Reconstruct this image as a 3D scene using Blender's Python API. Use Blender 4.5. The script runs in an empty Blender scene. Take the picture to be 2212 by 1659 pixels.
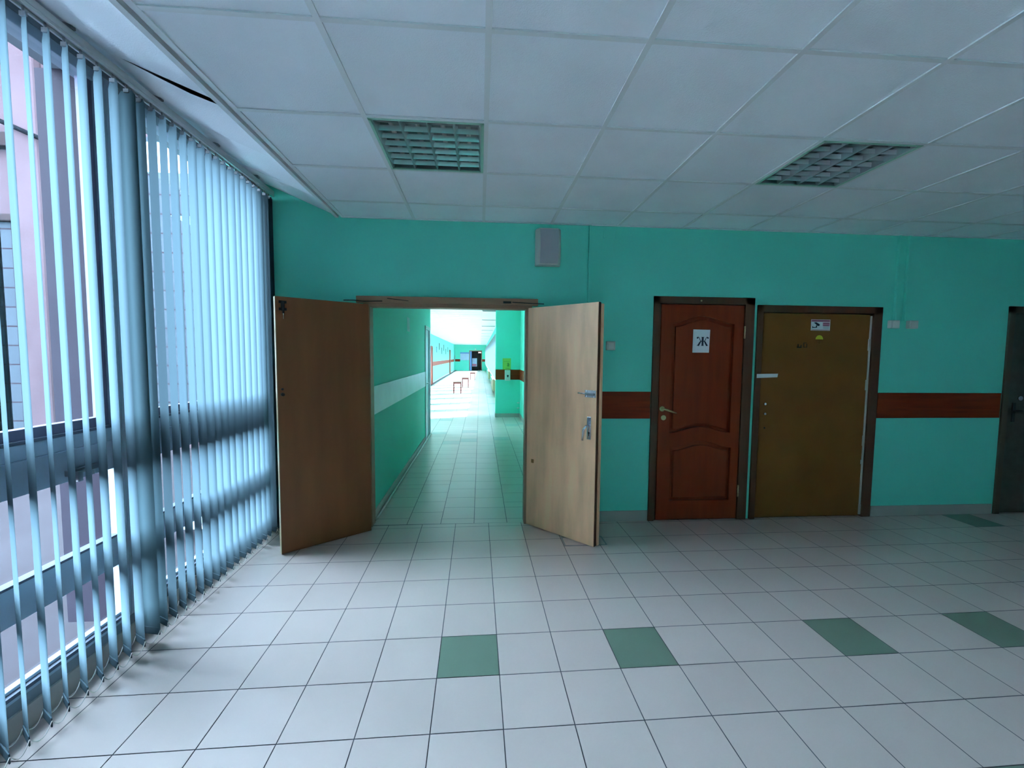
import bpy, bmesh, math, random
from mathutils import Matrix, Vector
random.seed(7)
S = bpy.context.scene
COL = S.collection
PI = math.pi

# ------------------------------------------------------------------ camera
def rotm(yaw, pitch, roll):
    return Matrix.Rotation(yaw, 3, 'Z') @ Matrix.Rotation(pitch, 3, 'X') @ Matrix.Rotation(roll, 3, 'Y')
CAMZ = 1.536
R = rotm(-0.0754, -0.0651, -0.0088)
cam_d = bpy.data.cameras.new('camera'); cam = bpy.data.objects.new('camera', cam_d); COL.objects.link(cam)
cam_d.sensor_width = 36; cam_d.lens = 36 * 914.79 / 2212; cam_d.clip_start = .02; cam_d.clip_end = 300
rx, fw, up = R @ Vector((1, 0, 0)), R @ Vector((0, 1, 0)), R @ Vector((0, 0, 1))
cam.matrix_world = Matrix(((rx.x, up.x, -fw.x, 0), (rx.y, up.y, -fw.y, 0), (rx.z, up.z, -fw.z, CAMZ), (0, 0, 0, 1)))
S.camera = cam

# ------------------------------------------------------------------ world, sun, exposure
W = bpy.data.worlds.new('sky'); S.world = W; W.use_nodes = True
bg = W.node_tree.nodes['Background']; bg.inputs[0].default_value = (0.57, 0.78, 1.0, 1); bg.inputs[1].default_value = 1.0
sun_d = bpy.data.lights.new('sun', 'SUN'); sun_d.energy = .75; sun_d.angle = math.radians(1.0); sun_d.color = (1.0, .97, .95)
sun = bpy.data.objects.new('sun', sun_d); COL.objects.link(sun)
el = math.radians(32); az = Vector((-.93, -.367, 0)).normalized()
dirv = Vector((az.x * math.cos(el), az.y * math.cos(el), -math.sin(el)))
sun.rotation_euler = dirv.to_track_quat('-Z', 'Y').to_euler(); sun.location = (20, 30, 20)
S.view_settings.view_transform = 'Standard'; S.view_settings.look = 'None'
S.view_settings.gamma = 1; S.view_settings.use_curve_mapping = False
S.view_settings.exposure = 5.85
S.cycles.use_denoising = True
S.cycles.max_bounces = 14; S.cycles.diffuse_bounces = 8; S.cycles.glossy_bounces = 6
S.cycles.transmission_bounces = 8; S.cycles.transparent_max_bounces = 16
S.cycles.sample_clamp_indirect = 8; S.cycles.caustics_reflective = False; S.cycles.caustics_refractive = False

# ------------------------------------------------------------------ materials
def lin(c):
    return tuple(((v / 255) / 12.92 if v <= 10 else (((v / 255) + .055) / 1.055) ** 2.4) for v in c) + (1,)
def mat(name, rgb, rough=.5, metal=0, var=.06, scale=4, stretch=(1, 1, 1), bump=0, bscale=60, island=0, linear=False, emit=None, spec=.5):
    m = bpy.data.materials.new(name); m.use_nodes = True; nt = m.node_tree; N = nt.nodes; L = nt.links
    b = N['Principled BSDF']; col = (tuple(rgb) + (1,)) if linear else lin(rgb)
    b.inputs['Roughness'].default_value = rough; b.inputs['Metallic'].default_value = metal
    b.inputs['Specular IOR Level'].default_value = spec
    tc = N.new('ShaderNodeTexCoord'); mp = N.new('ShaderNodeMapping'); mp.inputs['Scale'].default_value = stretch
    L.new(tc.outputs['Object'], mp.inputs[0])
    no = N.new('ShaderNodeTexNoise'); no.inputs['Scale'].default_value = scale; no.inputs['Detail'].default_value = 5
    L.new(mp.outputs[0], no.inputs[0])
    mr = N.new('ShaderNodeMapRange'); mr.inputs[1].default_value = .3; mr.inputs[2].default_value = .7
    mr.inputs[3].default_value = 1 - var; mr.inputs[4].default_value = 1 + var
    L.new(no.outputs[0], mr.inputs[0]); fac = mr.outputs[0]
    if island:
        g = N.new('ShaderNodeNewGeometry'); m2 = N.new('ShaderNodeMapRange')
        m2.inputs[3].default_value = 1 - island; m2.inputs[4].default_value = 1 + island
        L.new(g.outputs['Random Per Island'], m2.inputs[0])
        mu = N.new('ShaderNodeMath'); mu.operation = 'MULTIPLY'; L.new(fac, mu.inputs[0]); L.new(m2.outputs[0], mu.inputs[1]); fac = mu.outputs[0]
    vm = N.new('ShaderNodeVectorMath'); vm.operation = 'SCALE'; vm.inputs[0].default_value = col[:3]
    L.new(fac, vm.inputs['Scale']); L.new(vm.outputs[0], b.inputs['Base Color'])
    if bump:
        n2 = N.new('ShaderNodeTexNoise'); n2.inputs['Scale'].default_value = bscale; n2.inputs['Detail'].default_value = 4
        L.new(mp.outputs[0], n2.inputs[0]); bp = N.new('ShaderNodeBump'); bp.inputs['Strength'].default_value = bump; bp.inputs['Distance'].default_value = .01
        L.new(n2.outputs[0], bp.inputs['Height']); L.new(bp.outputs[0], b.inputs['Normal'])
    if emit:
        b.inputs['Emission Color'].default_value = lin(rgb); b.inputs['Emission Strength'].default_value = emit
    return m
M = {}
M['teal'] = mat('teal_paint', (.155, .77, .62), .6, spec=.25, var=.03, scale=1.5, bump=.08, bscale=35, linear=True)
M['white_ceiling'] = mat('ceiling_tile', (.84, .89, .95), .85, var=.03, scale=3, bump=.25, bscale=180, linear=True, island=.02)
M['tbar'] = mat('ceiling_bar', (.74, .78, .80), .5, var=.02, linear=True)
M['slab'] = mat('concrete_slab', (.25, .25, .25), .9, linear=True)
M['tile'] = mat('floor_tile', (.62, .51, .47), .28, var=.03, scale=2.5, island=.025, linear=True, bump=.01, bscale=12)
M['tile_green'] = mat('green_floor_tile', (.17, .24, .18), .3, var=.04, linear=True)
M['tile_grey'] = mat('grey_floor_tile', (.42, .44, .42), .3, var=.04, linear=True)
M['grout'] = mat('grout', (.10, .10, .12), .9, linear=True)
M['tile_skirting'] = mat('skirting_tile', (.42, .40, .36), .35, var=.08, linear=True)
M['brown_band'] = mat('brown_laminate', (.24, .030, .003), .55, spec=.25, var=.25, scale=3, stretch=(1, 1, 14), linear=True)
M['white_band'] = mat('white_laminate', (.72, .70, .78), .35, linear=True)
M['leaf_wood'] = mat('beech_door_veneer', (.92, .54, .31), .42, var=.22, scale=2.2, stretch=(3, 3, .5), linear=True)  # paler veneer, lightened further because the right leaf faces the windows
M['leaf_shaded'] = mat('brown_veneer_shaded', (.20, .068, .016), .55, var=.16, scale=2.2, stretch=(3, 3, .5), linear=True)  # browner veneer, with the shade of the left leaf mixed into its colour
M['plinth'] = mat('grey_plinth_paint', (.20, .23, .25), .7, linear=True)
M['leaf_edge'] = mat('pale_wood_edge', (.50, .38, .24), .5, var=.1, linear=True)
M['frame_wood'] = mat('painted_wood_frame', (.34, .19, .11), .5, var=.08, scale=3, stretch=(1, 4, 4), linear=True)
M['red_wood'] = mat('reddish_brown_door', (.25, .032, .003), .5, spec=.3, var=.14, scale=3, stretch=(6, 6, .6), linear=True)
M['dark_wood'] = mat('dark_brown_casing', (.11, .034, .010), .42, var=.15, scale=4, stretch=(5, 5, .6), linear=True)
M['hardboard'] = mat('brown_hardboard', (.235, .09, .014), .55, spec=.3, var=.10, scale=3, bump=.05, linear=True)
M['dark_door'] = mat('dark_steel_door', (.075, .07, .05), .6, var=.2, scale=12, linear=True)
M['frame_dark'] = mat('dark_olive_casing', (.085, .06, .035), .55, linear=True)
M['cable_black'] = mat('weathered_cable', (.004, .004, .005), 1, spec=0, linear=True)
M['sash'] = mat('dark_sash_gasket', (.13, .12, .17), .5, spec=.1, linear=True)
M['chrome'] = mat('chrome', (.75, .76, .78), .18, 1, var=.02, linear=True)
M['steel'] = mat('grey_steel', (.35, .36, .38), .35, .9, linear=True)
M['brass'] = mat('brass', (.72, .58, .32), .28, 1, linear=True)
M['black'] = mat('black_metal', (.02, .02, .022), .4, .3, linear=True)
M['dark'] = mat('dark_void', (.01, .01, .012), .8, linear=True)
M['plastic'] = mat('white_plastic', (.68, .66, .62), .4, linear=True)
M['beige_plastic'] = mat('beige_plastic', (.58, .56, .52), .4, linear=True)
M['grille'] = mat('speaker_grille', (.42, .42, .46), .5, var=.03, bump=.3, bscale=500, linear=True)
M['paper'] = mat('paper', (.80, .80, .84), .8, var=.02, linear=True)
M['ink'] = mat('navy_ink', (.006, .012, .04), .7, linear=True)
M['alu'] = mat('window_frame_paint', (.34, .42, .50), .4, var=.05, linear=True)
M['alu_light'] = mat('window_bead', (.10, .11, .14), .4, spec=.1, linear=True)
M['mullion'] = mat('mullion_post', (.015, .011, .016), .7, spec=.05, var=.08, linear=True)
M['rail'] = mat('blind_rail', (.55, .58, .58), .35, .3, linear=True)
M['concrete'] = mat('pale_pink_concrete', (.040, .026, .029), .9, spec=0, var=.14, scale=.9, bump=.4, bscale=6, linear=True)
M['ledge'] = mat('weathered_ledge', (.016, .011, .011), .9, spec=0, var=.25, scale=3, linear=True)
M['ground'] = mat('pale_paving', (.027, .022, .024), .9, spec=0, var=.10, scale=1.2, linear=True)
M['stool_red'] = mat('red_enamel', (.16, .010, .018), .4, linear=True)
M['seat'] = mat('pale_seat', (.22, .12, .10), .5, linear=True)
M['radiator'] = mat('tan_panel', (.42, .33, .20), .5, linear=True)
M['lime'] = mat('lime_poster', (.32, .58, .10), .6, linear=True)
M['limed'] = mat('lime_print', (.10, .28, .05), .6, linear=True)
M['blue_print'] = mat('blue_print', (.15, .30, .65), .6, linear=True)
M['pale_blue'] = mat('pale_blue_board', (.45, .55, .75), .6, linear=True)
M['picture'] = mat('muted_picture', (.02, .09, .10), .6, linear=True)
M['yellow'] = mat('yellow_sticker', (.55, .50, .02), .6, linear=True)
M['rust'] = mat('rusty_orange', (.30, .12, .03), .7, linear=True)
M['pink'] = mat('pink_print', (.60, .20, .30), .6, linear=True)
M['film'] = mat('pale_green_film', (.35, .62, .50), .35, linear=True)
M['lamp_glow'] = mat('lit_lamp', (255, 225, 230), .5, emit=.028)
M['mirror'] = mat('louvre_aluminium', (.62, .62, .64), .34, 1, var=.05, linear=True)

def mk_mix(name, a, b, fac):
    m = bpy.data.materials.new(name); m.use_nodes = True; nt = m.node_tree; N = nt.nodes
    for n in list(N): N.remove(n)
    o = N.new('ShaderNodeOutputMaterial'); x = N.new('ShaderNodeMixShader'); nt.links.new(x.outputs[0], o.inputs[0])
    s1 = N.new(a[0]); s2 = N.new(b[0])
    for s, d in ((s1, a[1]), (s2, b[1])):
        for k, v in d.items(): s.inputs[k].default_value = v
    nt.links.new(s1.outputs[0], x.inputs[1]); nt.links.new(s2.outputs[0], x.inputs[2])
    if fac == 'fresnel':
        f = N.new('ShaderNodeLayerWeight'); f.inputs[0].default_value = .5      # facing term, the same from both sides
        p = N.new('ShaderNodeMath'); p.operation = 'POWER'; p.inputs[1].default_value = 5; nt.links.new(f.outputs['Facing'], p.inputs[0])
        q = N.new('ShaderNodeMath'); q.operation = 'MULTIPLY_ADD'; q.inputs[1].default_value = .8; q.inputs[2].default_value = .03
        nt.links.new(p.outputs[0], q.inputs[0]); nt.links.new(q.outputs[0], x.inputs[0])
    else: x.inputs[0].default_value = fac
    return m
M['glass'] = mk_mix('window_glass', ('ShaderNodeBsdfTransparent', {'Color': (.93, .96, .97, 1)}), ('ShaderNodeBsdfGlossy', {'Roughness': .02}), 'fresnel')
M['slat'] = mk_mix('blind_fabric', ('ShaderNodeBsdfDiffuse', {'Color': (.065, .095, .11, 1)}), ('ShaderNodeBsdfTranslucent', {'Color': (.46, .70, .92, 1)}), .0135)
M['slat_shaded'] = mk_mix('blind_fabric_shaded', ('ShaderNodeBsdfDiffuse', {'Color': (.07, .11, .125, 1)}), ('ShaderNodeBsdfTranslucent', {'Color': (.40, .66, .72, 1)}), .02)  # slats turned from outdoor light: their shade is put into the fabric tone
M['white_slat'] = mk_mix('white_blind_fabric', ('ShaderNodeBsdfDiffuse', {'Color': (.34, .38, .42, 1)}), ('ShaderNodeBsdfTranslucent', {'Color': (.8, .85, .9, 1)}), .12)

def glass_block():
    m = bpy.data.materials.new('glass_block_panel'); m.use_nodes = True; nt = m.node_tree; N = nt.nodes; L = nt.links
    b = N['Principled BSDF']; b.inputs['Roughness'].default_value = .6; b.inputs['Specular IOR Level'].default_value = 0
    tc = N.new('ShaderNodeTexCoord'); sp = N.new('ShaderNodeSeparateXYZ'); L.new(tc.outputs['Object'], sp.inputs[0])
    cb = N.new('ShaderNodeCombineXYZ'); L.new(sp.outputs['X'], cb.inputs['X']); L.new(sp.outputs['Z'], cb.inputs['Y'])
    br = N.new('ShaderNodeTexBrick'); br.offset = 0; br.inputs['Scale'].default_value = 1
    br.inputs['Brick Width'].default_value = .21; br.inputs['Row Height'].default_value = .33; br.inputs['Mortar Size'].default_value = .012
    br.inputs['Color1'].default_value = (.022, .026, .031, 1); br.inputs['Color2'].default_value = (.025, .029, .034, 1); br.inputs['Mortar'].default_value = (.014, .010, .012, 1)
    L.new(cb.outputs[0], br.inputs['Vector']); L.new(br.outputs['Color'], b.inputs['Base Color'])
    return m
M['glass_block'] = glass_block()

# ------------------------------------------------------------------ helpers
def box(bm, x0, x1, y0, y1, z0, z1, mi=0):
    v = [bm.verts.new(p) for p in ((x0, y0, z0), (x1, y0, z0), (x1, y1, z0), (x0, y1, z0), (x0, y0, z1), (x1, y0, z1), (x1, y1, z1), (x0, y1, z1))]
    for f in ((0, 3, 2, 1), (4, 5, 6, 7), (0, 1, 5, 4), (1, 2, 6, 5), (2, 3, 7, 6), (3, 0, 4, 7)):
        bm.faces.new([v[i] for i in f]).material_index = mi
def B(*boxes):
    bm = bmesh.new()
    for b in boxes: box(bm, *b)
    return bm
def tube(bm, pts, r, n=10, caps=True):
    pts = [Vector(p) for p in pts]; rings = []
    ref = Vector((0, 0, 1))
    for i, p in enumerate(pts):
        d = (pts[min(i + 1, len(pts) - 1)] - pts[max(i - 1, 0)]).normalized()
        a = d.cross(ref)
        if a.length < 1e-3: a = d.cross(Vector((1, 0, 0)))
        a.normalize(); b = d.cross(a).normalized()
        rr = r[i] if isinstance(r, (list, tuple)) else r
        rings.append([bm.verts.new(p + a * (rr * math.cos(2 * PI * k / n)) + b * (rr * math.sin(2 * PI * k / n))) for k in range(n)])
    for q in range(len(rings) - 1):
        for k in range(n):
            f = bm.faces.new((rings[q][k], rings[q][(k + 1) % n], rings[q + 1][(k + 1) % n], rings[q + 1][k])); f.smooth = True
    if caps:
        bm.faces.new(rings[0][::-1]); bm.faces.new(rings[-1])
def prism(bm, poly, y0, y1, mi=0):            # polygon given in (x, z), extruded along y
    a = [bm.verts.new((x, y0, z)) for x, z in poly]; b = [bm.verts.new((x, y1, z)) for x, z in poly]
    bm.faces.new(a).material_index = mi; bm.faces.new(b[::-1]).material_index = mi
    for i in range(len(a)):
        j = (i + 1) % len(a); bm.faces.new((a[j], a[i], b[i], b[j])).material_index = mi
def obj(name, bm, mats, parent=None, bevel=0, loc=None, rotz=None, smooth=False):
    bmesh.ops.recalc_face_normals(bm, faces=bm.faces)
    me = bpy.data.meshes.new(name); bm.to_mesh(me); bm.free()
    for m in (mats if isinstance(mats, (list, tuple)) else [mats]): me.materials.append(M[m] if isinstance(m, str) else m)
    o = bpy.data.objects.new(name, me); COL.objects.link(o)
    if parent: o.parent = parent
    if loc: o.location = loc
    if rotz is not None: o.rotation_euler = (0, 0, rotz)
    if bevel:
        md = o.modifiers.new('bevel', 'BEVEL'); md.width = bevel; md.segments = 2; md.limit_method = 'ANGLE'
        md.harden_normals = False
    if smooth:
        for p in me.polygons: p.use_smooth = True
    return o
def tag(o, label, cat, group=None):
    o['label'] = label; o['category'] = cat
    if group: o['group'] = group
    return o
def thing(name, label, cat, loc=(0, 0, 0), rotz=0, group=None):
    o = bpy.data.objects.new(name, None); COL.objects.link(o); o.location = loc; o.rotation_euler = (0, 0, rotz)
    o.empty_display_size = .1
    return tag(o, label, cat, group)
def struct(name, bm, mats, bevel=0, label=None, **k):
    o = obj(name, bm, mats, bevel=bevel, **k); o['kind'] = 'structure'
    if label: o['label'] = label
    return o
def struct_empty(name, loc=(0, 0, 0), label=None):
    o = bpy.data.objects.new(name, None); COL.objects.link(o); o.location = loc; o['kind'] = 'structure'; o.empty_display_size = .1
    if label: o['label'] = label
    return o
def dup(root, loc, rotz=None, label=None, group=None):
    r = root.copy(); COL.objects.link(r); r.location = loc
    if rotz is not None: r.rotation_euler = (0, 0, rotz)
    if label: r['label'] = label
    if group: r['group'] = group
    for ch in list(root.children):
        c = ch.copy(); COL.objects.link(c); c.parent = r
        for g in list(ch.children):
            d = g.copy(); COL.objects.link(d); d.parent = c
    return r
def wall_y(x0, x1, z0, z1, y0, y1, holes):      # wall in the xz plane with rectangular openings
    bm = bmesh.new(); x = x0
    for hx0, hx1, hz0, hz1 in sorted(holes):
        if hx0 > x: box(bm, x, hx0, y0, y1, z0, z1)
        if hz0 > z0: box(bm, hx0, hx1, y0, y1, z0, hz0)
        if hz1 < z1: box(bm, hx0, hx1, y0, y1, hz1, z1)
        x = hx1
    if x < x1: box(bm, x, x1, y0, y1, z0, z1)
    return bm
def wall_x(y0, y1, z0, z1, x0, x1, holes):
    bm = bmesh.new(); y = y0
    for a, b, hz0, hz1 in sorted(holes):
        if a > y: box(bm, x0, x1, y, a, z0, z1)
        if hz0 > z0: box(bm, x0, x1, a, b, z0, hz0)
        if hz1 < z1: box(bm, x0, x1, a, b, hz1, z1)
        y = b
    if y < y1: box(bm, x0, x1, y, y1, z0, z1)
    return bm

# ------------------------------------------------------------------ constants of the place
YW = 3.80           # hall's end wall
XL = -1.87          # window wall
XR, YB = 7.6, -6.0  # hall's far sides
HEAD = 2.88
ZC = 2.706          # bottom of the ceiling bars
ZT = 3.08           # underside of the roof slab
YE = 45.0           # far end of the corridor
CX, CYR = -1.174, 1.6105   # ceiling grid origin

# ------------------------------------------------------------------ hall shell
D2 = (1.60, 2.50, 0, 2.05); D3 = (2.60, 3.74, 0, 1.985); D4 = (5.19, 6.15, 0, 2.03)
struct('wall_back', wall_y(XL - .15, XR + .15, 0, ZT, YW, YW + .12, [(-.975, .42, 0, 1.985), D2, D3, D4]), 'teal')
struct('trim_12', B((1.4, 6.4, YW + .12, YW + .2, 0, ZT)), 'slab', label='solid backing slab added behind the brown doors against light leaks')  # unseen solid backing, added to stop light coming through the door gaps
struct('wall_right', B((XR, XR + .15, YB, YW, 0, ZT)), 'plinth')
struct('wall_front', B((XL - .15, XR + .15, YB - .15, YB, 0, ZT)), 'teal')
# window wall: low plinth, header and the solid piece by the corner
struct('wall_left', B((XL - .05, XL + .03, YB, 3.62, 0, .15), (XL - .18, XL + .03, YB, 3.62, HEAD, ZT)), 'plinth')
struct('wall_left', B((XL - .18, XL + .03, 3.62, YW, 0, ZT)), 'teal')
struct('trim_1', B((XL - .2, 7.8, YB - .2, YW + .15, ZT, ZT + .25), (-2.85, 1.3, YW + .15, YE + .3, ZT, ZT + .25)), 'slab', label='roof slab above the suspended ceiling')

def tiles_mesh(cells, gap, mats_idx):           # quads at z=0 with grout just below
    bm = bmesh.new()
    for x0, x1, y0, y1, mi in cells:
        v = [bm.verts.new(p) for p in ((x0 + gap, y0 + gap, 0), (x1 - gap, y0 + gap, 0), (x1 - gap, y1 - gap, 0), (x0 + gap, y1 - gap, 0))]
        bm.faces.new(v).material_index = mi
    return bm
T = .30; FX, FY, FA = -.2037, 2.2451, .0092
green = {(0, 0), (3, 0), (7, 0), (10, 0), (7, 3), (3, 5), (11, 3), (0, 6), (16, -5), (14, 0), (17, 2)}
cells = []
for i in range(-6, 31):
    for j in range(-6, 28):
        y1 = -j * T; y0 = y1 - T
        if j == -6: y1 = (YW + .02 - FY) + .0; 
        if i == -6: x0 = -1.66
        else: x0 = i * T
        if j == -6 and y1 - y0 < .03: continue
        cells.append((x0, i * T + T, y0, y1, 1 if (i, j) in green else 0))
fb = tiles_mesh(cells, .0022, None)
vv = [fb.verts.new(p) for p in ((-1.66, -8.3, -.003), (9.4, -8.3, -.003), (9.4, 1.60, -.003), (-1.66, 1.60, -.003))]
fb.faces.new(vv).material_index = 2
struct('floor', fb, ['tile', 'tile_green', 'grout'], loc=(FX, FY, 0), rotz=FA)
# corridor floor: columns laid with uneven staggering
cells = []; y_lo = YW + .022
for c in range(-8, 4):
    x0 = -.051 + c * .3045; y = y_lo - random.choice([0, .07, .15, .2, .0]) if c != -1 else y_lo - .1
    while y < YE + 1:
        h = .30 if random.random() < .75 else random.choice([.15, .22, .30])
        a, b = max(y, y_lo), y + h
        mi = 0
        if c in (3,) and a > 4.9 and random.random() < .45: mi = 1
        elif a > 7 and random.random() < .07: mi = 1
        if b > a + .02: cells.append((x0, x0 + .3045, a, b, mi))
        y += h
fb = tiles_mesh(cells, .0024, None)
vv = [fb.verts.new(p) for p in ((-2.8, y_lo, -.003), (1.25, y_lo, -.003), (1.25, YE + 1, -.003), (-2.8, YE + 1, -.003))]
fb.faces.new(vv).material_index = 2
struct('floor', fb, ['tile', 'tile_grey', 'grout'], label='corridor floor')
struct('trim_2', B((XL - .2, 7.8, YB - .2, YE + 3, -.20, -.0045)), 'slab', label='floor slab')

# hall ceiling: 600 mm tiles lying on a T-bar grid, two of them replaced by fixtures
light_cells = {(1, -1), (5, -1)}
bm = bmesh.new(); zt = ZC + .007
for i in range(0, 18):
    for j in range(-4, 14):
        x0 = CX + .6 * i; x1 = min(x0 + .6, XR); y1 = CYR - .6 * j; y0 = y1 - .6
        y1 = min(y1, YW)
        if y0 < YB: y0 = YB
        if y1 <= y0 or x0 >= XR or (i, j + 1) in {(a, b + 0) for a, b in light_cells}: continue
        v = [bm.verts.new(p) for p in ((x0, y0, zt), (x0, y1, zt), (x1, y1, zt), (x1, y0, zt))]
        bm.faces.new(v)
struct('ceiling', bm, 'white_ceiling')
hw = .012; bars = []
for i in range(0, 18):
    bars.append((CX - hw + .6 * i, CX + hw + .6 * i, YB, YW, ZC, ZC + .006))
for j in range(-4, 14):
    y = CYR - .6 * j
    if YB < y < YW - .02: bars.append((CX, XR, y - hw * .9, y + hw * .9, ZC + .0006, ZC + .006))
bars.append((CX, XR, YW - .02, YW, ZC - .001, ZC + .006))
struct('trim_3', B(*bars), 'tbar', label='ceiling grid bars')
# edge strip: second bar, then cut panels sloping up to the window wall, slightly warped
struct('trim_4', B((CX - .062, CX - .036, YB, YW, ZC - .002, ZC + .018), (CX - .062, CX - .058, YB, YW, ZC, ZC + .05), (CX - .036, CX - .012, YB, YW, ZC + .02, ZC + .024)), ['tbar'], label='edge angle beside the ceiling grid')
bm = bmesh.new()
edges = [YW] + [CYR - .6 * j for j in range(-3, 13)]
for k in range(len(edges) - 1):
    ya, yb = edges[k], edges[k + 1]; n = 12; rows = []
    for q in range(n + 1):
        t = q / n; y = ya + (yb - ya) * t; bow = math.sin(PI * t)
        row = []
        for p in range(5):
            s = p / 4; x = CX - .058 - s * .60
            z = ZC + .016 + s * .255 - .030 * bow * s
            if k == 2 and s < .7: z -= .020 * (1 - abs(t - .96) * 7 if abs(t - .96) < .14 else 0) * math.sin(PI * min(1, s * 1.4 + .10)) 
            if k == 3 and t < .2: z += .010 * (1 - t * 5) * max(0, 1 - s * 1.4)
            row.append(bm.verts.new((x, y, z)))
        rows.append(row)
    for q in range(n):
        for p in range(4):
            f = bm.faces.new((rows[q][p], rows[q + 1][p], rows[q + 1][p + 1], rows[q][p + 1])); f.smooth = True
struct('trim_5', bm, 'white_ceiling', label='warped cut ceiling panels along the window wall')

# skirting and wall bands in the hall
def skirt(name, segs): struct(name, B(*segs), 'tile_skirting')
skirt('baseboard_back', [(.46, 1.575, YW - .008, YW, 0, .10), (3.83, 5.13, YW - .008, YW, 0, .10), (-1.84, -1.05, YW - .008, YW, 0, .10), (6.2, XR, YW - .008, YW, 0, .10)])
skirt('baseboard_left', [(XL + .03, XL + .04, YB, YW, 0, .10)])
struct('trim_6', B((.465, 1.573, YW - .01, YW, .972, 1.221), (3.825, 5.13, YW - .01, YW, .972, 1.216), (6.21, XR, YW - .01, YW, .972, 1.216)), 'brown_band', bevel=.002, label='brown laminate band on the back wall')

# ------------------------------------------------------------------ window wall bays
BW = 1.12; wy = 3.60
def window_bay(n, y1, BW):
    y0 = y1 - BW
    r = struct_empty('window_%d' % n, (XL, y0, 0), label='full height window bay with grey frames behind the blind')
    def part(name, boxes, m, parent=r, bevel=.003):
        return obj(name, B(*boxes), m, parent, bevel=bevel)
    w = BW
    part('frame', [(-.01, .035, .05, w - .05, .15, .168), (-.01, .02, .05, w - .05, .184, .20), (-.01, .03, .05, w - .05, .455, .615),
                   (-.05, .03, .05, w - .05, HEAD - .05, HEAD), (-.006, .03, 0, .055, .15, HEAD), (-.006, .03, w - .055, w, .15, HEAD)], 'alu')
    part('transom', [(-.01, .035, .05, w - .05, .958, 1.10), (-.01, .028, .05, w - .05, 1.10, 1.165)], 'alu')
    part('bead', [(-.01, .034, .05, w - .05, 1.165, 1.178), (-.01, .040, .05, w - .05, .168, .184), (-.01, .034, .05, w - .05, .606, .617)], 'alu_light', bevel=0)
    part('sash_rail', [(-.03, .012, .055, w - .055, 1.178, 1.222), (-.03, .012, .055, .09, 1.222, HEAD - .05), (-.03, .012, w - .09, w - .055, 1.222, HEAD - .05)], 'sash', bevel=0)
    for z0, z1 in ((.20, .455), (.615, .958), (1.222, HEAD - .05)):
        part('pane', [(-.004, .002, .05, w - .05, z0, z1)], 'glass', bevel=0)
    part('latch', [(.03, .05, w - .32, w - .12, .985, 1.012), (.03, .065, w - .29, w - .265, .952, 1.0)], 'steel')
    part('post', [(-.24, .0, -.05, .05, .15, HEAD)], 'mullion', bevel=0)
n = 1
while wy > YB + 1.2:
    bw = 1.29 if n == 1 else BW
    window_bay(n, wy, bw); wy -= bw; n += 1
struct('wall_left', B((XL - .18, XL + .03, YB, wy, .15, HEAD)), 'teal')
NWIN = n

# vertical blind
bl = thing('vertical_blind', 'pale aqua vertical fabric blind covering the window wall', 'blind', (-1.742, 0, 0))
ytop, ybot = YW - .03, .75
rb = bmesh.new(); L_ = ytop + .6 * 0 - ybot
box(rb, -.022, .022, ybot, ytop, 2.862, 2.893); box(rb, -.022, -.012, ybot, ytop, 2.848, 2.862); box(rb, .012, .022, ybot, ytop, 2.848, 2.862)
obj('headrail', rb, 'rail', bl, bevel=.002)
for q in range(6): obj('ceiling_bracket', B((-.03, .03, 1.0 + q * .5, 1.02 + q * .5, 2.893, 2.915)), 'steel', bl)
SW = .100
def slat_mesh(ang):
    bm = bmesh.new(); c, s = math.cos(ang), math.sin(ang); n = 6; zs = [.075, .6, 1.2, 1.8, 2.4, 2.80, 2.825]; rows = []
    for z in zs:
        row = []
        wsc = 1.0 if z < 2.81 else .62
        for q in range(n + 1):
            t = (q / n - .5) * SW * wsc; b = .004 * math.cos(PI * (q / n - .5)) 
            row.append(bm.verts.new((c * t - s * b, s * t + c * b, z)))
        rows.append(row)
    for a in range(len(rows) - 1):
        for q in range(n):
            f = bm.faces.new((rows[a][q], rows[a][q + 1], rows[a + 1][q + 1], rows[a + 1][q])); f.smooth = True
    return bm
slat_pos = []
for k in range(-12, 28):
    y = 1.76 + .0785 * (k - 2) + random.uniform(-.003, .003)
    if y > ytop - .03 or y < ybot + .03: continue
    a = math.radians(-34 + random.uniform(-3.5, 3.5)); m = 'slat'
    if k == 9: a = math.radians(-12); m = 'slat_shaded'
    if k == 10: a = math.radians(-30); m = 'slat_shaded'
    if k == 3: a = math.radians(-38)
    s = obj('slat', slat_mesh(a), m, bl, loc=(0, y, 0)); slat_pos.append((y, a))
    wb = bmesh.new(); box(wb, -SW / 2 + .002, SW / 2 - .002, -.0025, .0025, .038, .078)
    w = obj('weight', wb, 'slat', s, bevel=.002); w.rotation_euler = (0, 0, a)
    hb = bmesh.new(); tube(hb, [(0, 0, 2.822), (0, 0, 2.852)], .004, 6); box(hb, -.012, .012, -.004, .004, 2.815, 2.832)
    obj('hook', hb, 'steel', s)
for side in (-1, 1):
    cb = bmesh.new()
    for (ya, aa), (yb, ab) in zip(slat_pos[:-1], slat_pos[1:]):
        p = Vector((side * math.cos(aa) * SW / 2, ya + side * math.sin(aa) * SW / 2, .066)); q = Vector((side * math.cos(ab) * SW / 2, yb + side * math.sin(ab) * SW / 2, .066))
        pts = []
        for t in range(9):
            u = t / 8; v = p.lerp(q, u); v.z -= .036 * 4 * u * (1 - u); pts.append(v)
        tube(cb, pts, .0020, 5)
    obj('bottom_chain', cb, 'plastic', bl)

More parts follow.
